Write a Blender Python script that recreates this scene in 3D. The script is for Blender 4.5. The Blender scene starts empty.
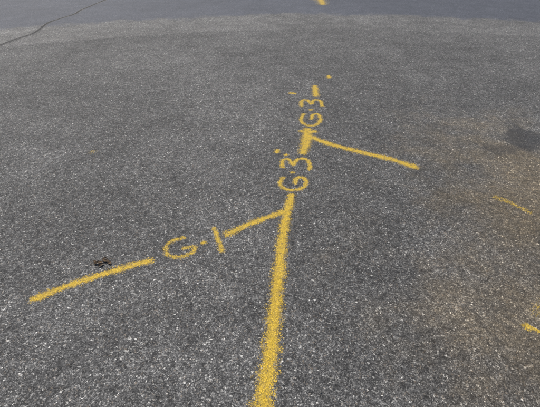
import bpy, math, random, bmesh
import numpy as np
from mathutils import Vector
random.seed(4); np.random.seed(4)
scene=bpy.context.scene
COL=scene.collection
# ------------------------------------------------------------------ node helpers
class NT:
    def __init__(s,nt): s.nt=nt; nt.nodes.clear()
    def n(s,t,**k):
        x=s.nt.nodes.new(t)
        for a,b in k.items(): setattr(x,a,b)
        return x
    def l(s,a,b): s.nt.links.new(a,b)
    def setin(s,sock,v):
        if isinstance(v,bpy.types.NodeSocket): s.l(v,sock)
        else: sock.default_value=v
    def m(s,op,a,b=0.0,c=0.0,clamp=False):
        x=s.n('ShaderNodeMath',operation=op,use_clamp=clamp)
        s.setin(x.inputs[0],a); s.setin(x.inputs[1],b); s.setin(x.inputs[2],c)
        return x.outputs[0]
    def step(s,v,a,b,lo=0.0,hi=1.0):
        x=s.n('ShaderNodeMapRange',interpolation_type='SMOOTHSTEP')
        s.setin(x.inputs[0],v); s.setin(x.inputs[1],a); s.setin(x.inputs[2],b); s.setin(x.inputs[3],lo); s.setin(x.inputs[4],hi)
        return x.outputs[0]
    def noise(s,P,scale,detail=3,rough=.55,off=0.0):
        x=s.n('ShaderNodeTexNoise',noise_dimensions='2D')
        if off:
            o=s.n('ShaderNodeVectorMath',operation='ADD'); s.l(P,o.inputs[0]); o.inputs[1].default_value=(off,off*.7,0); P=o.outputs[0]
        s.l(P,x.inputs['Vector']); x.inputs['Scale'].default_value=scale; x.inputs['Detail'].default_value=detail; x.inputs['Roughness'].default_value=rough
        return x.outputs[0]
    def vor(s,P,scale,feature='F1'):
        x=s.n('ShaderNodeTexVoronoi',voronoi_dimensions='2D',feature=feature)
        s.l(P,x.inputs['Vector']); x.inputs['Scale'].default_value=scale
        return x
    def ramp(s,v,stops,interp='LINEAR'):
        x=s.n('ShaderNodeValToRGB'); cr=x.color_ramp; cr.interpolation=interp
        while len(cr.elements)<len(stops): cr.elements.new(0.5)
        for e,(p,c) in zip(cr.elements,stops): e.position=p; e.color=(c[0],c[1],c[2],1)
        s.l(v,x.inputs[0]); return x.outputs[0]
    def mix(s,f,a,b,bt='MIX'):
        x=s.n('ShaderNodeMix',data_type='RGBA',blend_type=bt)
        s.setin(x.inputs[0],f)
        for i,v in ((6,a),(7,b)):
            if isinstance(v,tuple): v=(v[0],v[1],v[2],1)
            s.setin(x.inputs[i],v)
        return x.outputs[2]
    def sep(s,c):
        x=s.n('ShaderNodeSeparateColor'); s.l(c,x.inputs[0]); return x.outputs
def newmat(name):
    m=bpy.data.materials.new(name); m.use_nodes=True; return m,NT(m.node_tree)
def blob(T,P,cx,cy,rx,ry,nz,amp,a=1.0,b=.45):
    """soft patch of real dirt on the ground around (cx,cy) metres"""
    x=T.n('ShaderNodeVectorMath',operation='SUBTRACT'); T.l(P,x.inputs[0]); x.inputs[1].default_value=(cx,cy,0)
    y=T.n('ShaderNodeVectorMath',operation='MULTIPLY'); T.l(x.outputs[0],y.inputs[0]); y.inputs[1].default_value=(1/rx,1/ry,0)
    L=T.n('ShaderNodeVectorMath',operation='LENGTH'); T.l(y.outputs[0],L.inputs[0])
    d=T.m('MULTIPLY_ADD',T.m('SUBTRACT',nz,.5),amp,L.outputs['Value'])
    return T.step(d,a,b)

# ------------------------------------------------------------------ asphalt (bare, newer strip, painted, cracked)
def asphalt(name,kind):
    mat,T=newmat(name)
    P=T.n('ShaderNodeNewGeometry').outputs['Position']
    nz=T.n('ShaderNodeTexNoise',noise_dimensions='2D'); T.l(P,nz.inputs['Vector']); nz.inputs['Scale'].default_value=170; nz.inputs['Detail'].default_value=0
    a=T.n('ShaderNodeVectorMath',operation='MULTIPLY_ADD'); T.l(nz.outputs['Color'],a.inputs[0]); a.inputs[1].default_value=(.011,.011,0); T.l(P,a.inputs[2]); PJ=a.outputs[0]
    v1=T.vor(PJ,112); v2=T.vor(PJ,270)
    r1=T.sep(v1.outputs['Color']); r2=T.sep(v2.outputs['Color'])
    big=T.m('GREATER_THAN',r1[1],.58)
    h1=T.m('MULTIPLY',T.step(v1.outputs['Distance'],.55,.2),T.m('MULTIPLY_ADD',big,.75,.25))
    h=T.m('MAXIMUM',h1,T.m('MULTIPLY',T.step(v2.outputs['Distance'],.65,.15),.6))
    st=T.ramp(r1[0],[(0,(.040,.040,.040)),(.3,(.075,.075,.075)),(.6,(.125,.124,.122)),(.80,(.18,.178,.173)),(.92,(.28,.275,.26)),(1,(.50,.49,.46))])
    st=T.mix(T.m('MULTIPLY',T.m('GREATER_THAN',r1[2],.8),.5),st,(.17,.135,.10))
    fine=T.ramp(r2[0],[(0,(.028,.028,.028)),(.45,(.068,.068,.068)),(.8,(.13,.129,.127)),(1,(.30,.295,.28))])
    m1=T.m('MULTIPLY',T.step(v1.outputs['Distance'],.46,.34),big)
    col=T.mix(m1,fine,st)
    col=T.mix(T.step(h,.30,.0,0,.72),col,(.020,.020,.020))
    v3=T.vor(PJ,34); r3=T.sep(v3.outputs['Color'])
    sp=T.m('MULTIPLY',T.m('GREATER_THAN',r3[0],.88),T.step(v3.outputs['Distance'],.18,.13))
    wc=T.ramp(r3[1],[(0,(.20,.20,.195)),(.7,(.33,.325,.31)),(1,(.64,.63,.60))])
    col=T.mix(sp,col,wc)
    n0=T.noise(P,.6,3,.6); n1=T.noise(P,3.6,3,.65,5.0); n2=T.noise(P,26,3,.7,9.0)
    mul=T.m('MULTIPLY',T.step(n0,.3,.7,.86,1.12),T.m('MULTIPLY',T.step(n1,.25,.75,.83,1.15),T.step(n2,.2,.8,.60,1.38)))
    cm=T.n('ShaderNodeVectorMath',operation='SCALE'); T.l(col,cm.inputs[0]); T.l(T.m('MULTIPLY',mul,1.45),cm.inputs['Scale']); col=cm.outputs[0]
    # sandy stain at the right, oil patch
    nl=T.noise(P,1.9,4,.68,13.0)
    b1=blob(T,P,2.0,2.45,1.15,1.5,nl,1.9,1.2,.0)
    b2=blob(T,P,1.35,1.30,.9,.95,nl,1.8,1.15,.0)
    b=T.m('MAXIMUM',b1,T.m('MULTIPLY',b2,.85))
    b=T.m('MULTIPLY',b,T.step(n2,.25,.7,.6,1.0))
    dirt=T.mix(.35,T.mix(1.0,col,(1.32,1.09,.76),'MULTIPLY'),(.185,.146,.092))
    col=T.mix(T.m('MULTIPLY',b,.92),col,dirt)
    if kind in('lot','road'):
        o=T.m('MAXIMUM',blob(T,P,2.25,3.30,.22,.28,n1,1.5,1.05,.6),T.m('MULTIPLY',blob(T,P,1.98,3.12,.18,.10,n1,1.6,1.1,.4),.7))
        o=T.m('MULTIPLY',o,T.step(n2,.2,.55,.5,1.0))
        col=T.mix(T.m('MULTIPLY',o,.72),col,(.040,.041,.046))
    rough=T.m('MULTIPLY_ADD',r1[2],-.25,.88)
    if kind=='road':
        at=T.n('ShaderNodeAttribute',attribute_name='cover').outputs['Fac']
        e=T.m('ADD',at,T.m('MULTIPLY',T.m('SUBTRACT',T.noise(P,1.5,5,.7,2.0),.5),2.4))
        al=T.step(e,-.3,.5)
        col=T.mix(T.m('MULTIPLY',al,.5),col,(.115,.117,.12))
        col=T.mix(al,col,T.mix(1.0,col,(.70,.75,.90),'MULTIPLY'))
    if kind=='paint':
        d=T.n('ShaderNodeAttribute',attribute_name='cover').outputs['Fac']
        dn=T.n('ShaderNodeAttribute',attribute_name='loading').outputs['Fac']
        nA=T.m('SUBTRACT',T.noise(P,30,3,.6,4.0),.5); nB=T.m('SUBTRACT',T.noise(P,300,2,.7,2.0),.5)
        e=T.m('MULTIPLY',T.m('MINIMUM',d,.65),1.0)
        e=T.m('ADD',e,T.m('MULTIPLY',nA,1.35)); e=T.m('ADD',e,T.m('MULTIPLY',nB,1.6))
        e=T.m('ADD',e,T.m('MULTIPLY',T.m('SUBTRACT',h,.38),1.1))
        e=T.m('ADD',e,T.m('SUBTRACT',dn,1.0))
        al=T.m('MULTIPLY',T.step(e,-.20,.34),T.step(d,-1.0,-.3))
        pc=T.mix(T.step(e,.0,.8),(.46,.31,.055),(.80,.53,.045))
        pc=T.mix(T.m('MULTIPLY',r1[0],.25),pc,(.84,.63,.15))
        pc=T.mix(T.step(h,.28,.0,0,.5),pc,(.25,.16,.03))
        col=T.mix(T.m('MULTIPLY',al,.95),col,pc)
    if kind=='crack':
        d=T.n('ShaderNodeAttribute',attribute_name='cover').outputs['Fac']
        dn=T.n('ShaderNodeAttribute',attribute_name='loading').outputs['Fac']
        e=T.m('ADD',d,T.m('MULTIPLY',T.m('SUBTRACT',T.noise(P,14,5,.7,4.0),.5),2.6))
        e=T.m('ADD',e,T.m('SUBTRACT',dn,1.0))
        al=T.m('MULTIPLY',T.step(e,.0,.6),T.step(d,-1.1,-.4))
        col=T.mix(T.m('MULTIPLY',al,.85),col,(.020,.019,.019))
    bs=T.n('ShaderNodeBsdfPrincipled'); T.l(col,bs.inputs['Base Color']); T.l(rough,bs.inputs['Roughness'])
    bs.inputs['Specular IOR Level'].default_value=.3
    bp=T.n('ShaderNodeBump'); bp.inputs['Strength'].default_value=.9 if kind!='road' else .45; bp.inputs['Distance'].default_value=.0027
    T.l(h,bp.inputs['Height']); T.l(bp.outputs[0],bs.inputs['Normal'])
    o=T.n('ShaderNodeOutputMaterial'); T.l(bs.outputs[0],o.inputs[0]); return mat

def mark(name,strokes,mat,cell=.006,z=.0005,reach=1.3,under=-.0006):
    """strokes: (points, halfwidth start, halfwidth end, paint loading). One sheet of small cells hugging the strokes;
    its rim dips just under the ground so that it has no free edge."""
    segs=[]
    for pts,w0,w1,dn in strokes:
        if len(pts)==1: pts=[pts[0],(pts[0][0]+.004,pts[0][1]+.002)]
        n=len(pts)-1
        if n>2:
            q=[pts[0]]+list(pts)+[pts[-1]]; r=[]
            for i in range(1,len(q)-2):
                for t in np.linspace(0,1,5)[:-1]:
                    r.append(tuple(.5*((2*q[i][c])+(-q[i-1][c]+q[i+1][c])*t+(2*q[i-1][c]-5*q[i][c]+4*q[i+1][c]-q[i+2][c])*t*t+(-q[i-1][c]+3*q[i][c]-3*q[i+1][c]+q[i+2][c])*t**3) for c in (0,1)))
            pts=r+[q[-1]]; n=len(pts)-1
        ph=random.random()*6
        for i in range(n):
            wob=1+.12*math.sin(ph+i*1.7)   # hand-held can: width breathes a little
            segs.append((pts[i],pts[i+1],(w0+(w1-w0)*i/n)*wob,(w0+(w1-w0)*(i+1)/n)*(1+.12*math.sin(ph+(i+1)*1.7)),dn))
    mw=max(max(s[2],s[3]) for s in segs)*(1+reach)+cell
    xs=[p[0] for s in segs for p in s[:2]]; ys=[p[1] for s in segs for p in s[:2]]
    x=np.arange(min(xs)-mw,max(xs)+mw+cell,cell); y=np.arange(min(ys)-mw,max(ys)+mw+cell,cell)
    X,Y=np.meshgrid(x,y,indexing='ij'); D=np.full(X.shape,-9.0); DN=np.ones(X.shape)
    for a,b,wa,wb,dn in segs:
        dx,dy=b[0]-a[0],b[1]-a[1]; L=dx*dx+dy*dy+1e-12
        t=np.clip(((X-a[0])*dx+(Y-a[1])*dy)/L,0,1)
        d=1-np.hypot(X-a[0]-t*dx,Y-a[1]-t*dy)/(wa+(wb-wa)*t)
        k=d>D; D[k]=d[k]; DN[k]=dn
    keep=D>-reach
    cellk=keep[:-1,:-1]|keep[1:,:-1]|keep[:-1,1:]|keep[1:,1:]
    I,J=np.nonzero(cellk); ny=X.shape[1]
    idx=np.stack([I*ny+J,(I+1)*ny+J,(I+1)*ny+J+1,I*ny+J+1],1)
    u,inv=np.unique(idx,return_inverse=True); inv=inv.reshape(idx.shape)
    Z=np.where(D>-1.0,z,under)
    co=np.stack([X.ravel()[u],Y.ravel()[u],Z.ravel()[u]],1)
    me=bpy.data.meshes.new(name); me.from_pydata(co.tolist(),[],inv.tolist())
    for nm,A in (('cover',D),('loading',DN)):
        at=me.attributes.new(nm,'FLOAT','POINT'); at.data.foreach_set('value',A.ravel()[u].astype(np.float32))
    me.materials.append(mat); ob=bpy.data.objects.new(name,me); COL.objects.link(ob); return ob

# ------------------------------------------------------------------ ground + road
lot=asphalt('worn_asphalt','lot'); rd=asphalt('smoother_asphalt','road'); pm=asphalt('yellow_spray_paint_on_asphalt','paint'); cmat=asphalt('cracked_asphalt','crack')
me=bpy.data.meshes.new('asphalt_ground'); R=600
me.from_pydata([(-R,-R,0),(R,-R,0),(R,R,0),(-R,R,0)],[],[(0,1,2,3)]); me.materials.append(lot)
COL.objects.link(bpy.data.objects.new('asphalt_ground',me))
edge=[(-600,7.0),(-20,7.2),(-8,7.3),(-4.73,7.7),(-3.08,8.3),(-1.4,8.85),(.62,9.17),(2.63,8.95),(5.15,8.4),(8,8.1),(20,7.8),(600,7.5)]
ex=np.array([e[0] for e in edge]); ey=np.array([e[1] for e in edge])
X=np.concatenate([[-600,-200,-60,-20],np.arange(-12,12.1,.15),[20,60,200,600]])
off=[-1.5,-1.2,-.8,-.4,0,.3,.6,1.2,8,40,600]; cov=[-3,-2.4,-1.6,-.8,0,.6,1.2,2,2,2,2]
vs=[];cv=[]
for x in X:
    y0=float(np.interp(x,ex,ey))
    for k,(o,c) in enumerate(zip(off,cov)): vs.append((float(x),y0+o,(-.001,.001,.003)[k] if k<3 else .004)); cv.append(c)
n=len(off); fs=[(i*n+j,(i+1)*n+j,(i+1)*n+j+1,i*n+j+1) for i in range(len(X)-1) for j in range(n-1)]
me=bpy.data.meshes.new('road'); me.from_pydata(vs,[],fs); at=me.attributes.new('cover','FLOAT','POINT'); at.data.foreach_set('value',cv); me.materials.append(rd)
COL.objects.link(bpy.data.objects.new('road',me))

# ------------------------------------------------------------------ markings
N='painted_line'
mark(N,[([(-.045,.75),(-.032,.876),(-.009,1.039),(.009,1.193),(.031,1.436),(.057,1.719),(.080,1.961),(.113,2.192),(.152,2.41)],.040,.027,1.0),
        ([(.113,2.20),(.087,2.203),(-.097,2.093),(-.262,1.974)],.025,.025,.96)],pm,.005)
mark(N,[([(-.691,1.727),(-.886,1.638),(-1.068,1.540),(-1.213,1.442)],.024,.024,.98)],pm,.005)
mark(N,[([(.34,3.45),(.368,3.349),(.522,3.210),(.756,3.061),(.978,2.938),(1.144,2.807)],.034,.034,.97),
        ([(.351,3.50),(.315,3.229),(.276,3.05)],.042,.036,1.0),([(.30,3.47),(.41,3.46)],.03,.03,.95)],pm,.006)
T_='painted_text'
hw=.017
mark(T_,[([(-.527,1.932),(-.595,1.904),(-.618,1.839),(-.586,1.769),(-.509,1.761),(-.452,1.804),(-.453,1.848),(-.511,1.839)],hw,hw,.74),
         ([(-.404,1.885)],.017,.017,.92),([(-.354,2.031),(-.318,1.923),(-.282,1.812)],.016,.016,.82)],pm,.004,z=.0009)
def mm(*a): return [(a[i]/1000,a[i+1]/1000) for i in range(0,len(a),2)]
hw=.018
mark(T_,[(mm(96,2640,72,2570,98,2497,165,2470,236,2500,270,2570,252,2640,200,2636,187,2560),hw,hw,.88),
         (mm(172,2722),.017,.017,1.0),
         (mm(98,2805,104,2915,156,2930,186,2840,224,2932,296,2930,318,2825,302,2765),hw,hw,.92),
         (mm(58,3060,66,3090),.022,.022,.95),(mm(131,3010),.018,.018,.85)],pm,.005,z=.0009)
hw=.021
mark(T_,[(mm(338,3870,305,3760,324,3630,387,3590,460,3640,494,3760,484,3870,428,3860,404,3750),hw,hw,.88),
         (mm(412,3985),.021,.021,1.0),
         (mm(328,4075,342,4240,402,4262,436,4150,478,4266,542,4240,545,4085),hw,hw,.91),
         (mm(528,4719,509,4400),.034,.034,1.0),(mm(235,4483,268,4470),.03,.026,.98),(mm(728,5030,736,5110),.028,.024,.98)],pm,.006,z=.0009)
mark('painted_line',[(mm(1597,2370,1660,2300,1734,2203),.034,.028,.40)],pm,.006)
mark('painted_line',[(mm(1238,1268,1300,1248,1420,1220),.024,.024,.97)],pm,.005)
mark('paint_spatter',[(mm(-1494,3060),.05,.05,.14)],pm,.006)
mark('paint_spatter',[(mm(1350,1350,1420,1410),.07,.05,.22)],pm,.006,z=.0009)
mark('painted_line',[(mm(1215,10350,1230,10700,1240,11200),.09,.09,.75),(mm(1100,11000,1360,11050),.07,.07,.5)],pm,.02,z=.005,under=.003)
mark('pavement_crack',[([(-4.28,5.9),(-4.2,6.62),(-4.13,7.07),(-4.06,7.4),(-4.10,7.75),(-4.2,8.3),(-4.13,8.74),(-4.04,9.2),(-4.08,9.62),(-4.01,10.96),(-3.9,13)],.022,.022,1.2)],cmat,.012,z=.005,under=-.001)

# ------------------------------------------------------------------ dead leaves
def leafmat():
    m,T=newmat('dry_leaf'); geo=T.n('ShaderNodeNewGeometry')
    c=T.ramp(T.noise(geo.outputs['Position'],70,3),[(.3,(.03,.02,.012)),(.5,(.08,.05,.026)),(.7,(.20,.125,.06))])
    b=T.n('ShaderNodeBsdfPrincipled'); T.l(c,b.inputs['Base Color']); b.inputs['Roughness'].default_value=.8
    o=T.n('ShaderNodeOutputMaterial'); T.l(b.outputs[0],o.inputs[0]); return m
vs=[];fs=[]
def leaf(cx,cy,ang,L,W,curl,tilt):
    nu,nv=9,5; base=len(vs)
    for i in range(nu):
        u=i/(nu-1); wd=W*max(0,math.sin(math.pi*min(1,u**.8)))**.8*(1+.25*math.sin(u*17))
        for j in range(nv):
            v=(j/(nv-1)-.5)*2
            x=(u-.5)*L; y=v*wd; z=.003+curl*(v*v)*wd*.6+abs(math.sin(u*5+tilt))*L*.06+random.uniform(0,.0015)
            vs.append((cx+x*math.cos(ang)-y*math.sin(ang),cy+x*math.sin(ang)+y*math.cos(ang),z))
    for i in range(nu-1):
        for j in range(nv-1):
            a=base+i*nv+j; fs.append((a,a+1,a+nv+1,a+nv))
def twig(p,q,r):
    base=len(vs); a=math.atan2(q[1]-p[1],q[0]-p[0])
    for k in range(5):
        t=k/4; c=[p[i]+(q[i]-p[i])*t for i in range(3)]; c[2]+=.006*math.sin(t*3.1); rr=r*(1-.6*t)
        for j in range(6):
            th=j*math.pi/3; vs.append((c[0]-math.sin(a)*rr*math.cos(th),c[1]+math.cos(a)*rr*math.cos(th),c[2]+rr*math.sin(th)))
    for k in range(4):
        for j in range(6): fs.append((base+k*6+j,base+k*6+(j+1)%6,base+(k+1)*6+(j+1)%6,base+(k+1)*6+j))
cx,cy=-.954,1.71
for dx,dy,a,L,W,c,t in [(-.016,-.004,.3,.055,.011,.9,0),(.020,.012,-.4,.05,.011,.7,1),(.004,-.022,1.0,.034,.009,1.1,2),(.044,-.004,2.5,.036,.009,.8,.6),(-.042,.006,-.9,.030,.008,1,1.6),(.006,.032,.7,.03,.008,.9,2.2)]:
    leaf(cx+dx,cy+dy,a,L,W,c,t)
twig((cx-.06,cy-.016,.003),(cx+.03,cy+.012,.008),.0015); twig((cx-.01,cy+.02,.003),(cx+.07,cy+.030,.004),.0012); twig((cx+.0,cy-.02,.003),(cx-.05,cy-.034,.003),.0011)
me=bpy.data.meshes.new('dead_leaves'); me.from_pydata(vs,[],fs); me.materials.append(leafmat()); COL.objects.link(bpy.data.objects.new('dead_leaves',me))

# ------------------------------------------------------------------ loose grit
def gritmat():
    m,T=newmat('grit'); at=T.n('ShaderNodeAttribute',attribute_name='tone')
    c=T.ramp(at.outputs['Fac'],[(0,(.05,.05,.05)),(.5,(.16,.155,.145)),(.85,(.34,.33,.31)),(1,(.6,.59,.56))])
    b=T.n('ShaderNodeBsdfPrincipled'); T.l(c,b.inputs['Base Color']); b.inputs['Roughness'].default_value=.8
    o=T.n('ShaderNodeOutputMaterial'); T.l(b.outputs[0],o.inputs[0]); return m
bm=bmesh.new(); bmesh.ops.create_icosphere(bm,subdivisions=1,radius=1); bv=np.array([v.co[:] for v in bm.verts]); bf=[[v.index for v in f.verts] for f in bm.faces]; bm.free()
vs=[];fs=[];tn=[]
for i in range(1100):
    y=.5+(random.random()**1.3)*6.5; x=random.uniform(-1,1)*(.9+.72*y)
    r=random.choice([.0012,.0016,.002,.0026,.0034]); s=np.array([random.uniform(.7,1.3),random.uniform(.7,1.3),random.uniform(.5,.8)])*r
    v=bv*s*(1+np.random.uniform(-.22,.22,(len(bv),1))); a=random.random()*6.28
    R_=np.array([[math.cos(a),-math.sin(a),0],[math.sin(a),math.cos(a),0],[0,0,1]]); v=v@R_.T+np.array([x,y,r*.55])
    b=len(vs); vs+=v.tolist(); fs+=[[b+k for k in f] for f in bf]; tn+=[random.random()]*len(bv)
me=bpy.data.meshes.new('loose_grit'); me.from_pydata(vs,[],fs); at=me.attributes.new('tone','FLOAT','POINT'); at.data.foreach_set('value',tn); me.materials.append(gritmat()); COL.objects.link(bpy.data.objects.new('loose_grit',me))

# ------------------------------------------------------------------ light, camera
el=math.radians(52); az=math.radians(-35)   # azimuth measured from +Y towards +X
w=bpy.data.worlds.new("World"); scene.world=w; w.use_nodes=True; T=NT(w.node_tree)
sk=T.n('ShaderNodeTexSky'); sk.sky_type='NISHITA'; sk.sun_disc=False; sk.sun_elevation=el; sk.sun_rotation=az
bg=T.n('ShaderNodeBackground'); bg.inputs[1].default_value=.075; T.l(sk.outputs[0],bg.inputs[0]); o=T.n('ShaderNodeOutputWorld'); T.l(bg.outputs[0],o.inputs[0])
sl=bpy.data.lights.new('sun','SUN'); sl.energy=4.4; sl.angle=math.radians(.5); sl.color=(1,.94,.87)
so=bpy.data.objects.new('sun',sl); COL.objects.link(so); so.location=(-5,6,8)
d=Vector((math.sin(az)*math.cos(el),math.cos(az)*math.cos(el),math.sin(el))); so.rotation_euler=d.to_track_quat('Z','Y').to_euler()
cam=bpy.data.cameras.new("camera"); co=bpy.data.objects.new("camera",cam); COL.objects.link(co)
co.location=(0,0,1.6); co.rotation_euler=(math.radians(90-34.794),0,0); cam.sensor_width=36; cam.lens=27.2; cam.clip_start=.05; cam.clip_end=2000
scene.camera=co
scene.view_settings.view_transform='Standard'; scene.view_settings.look='None'; scene.view_settings.exposure=0
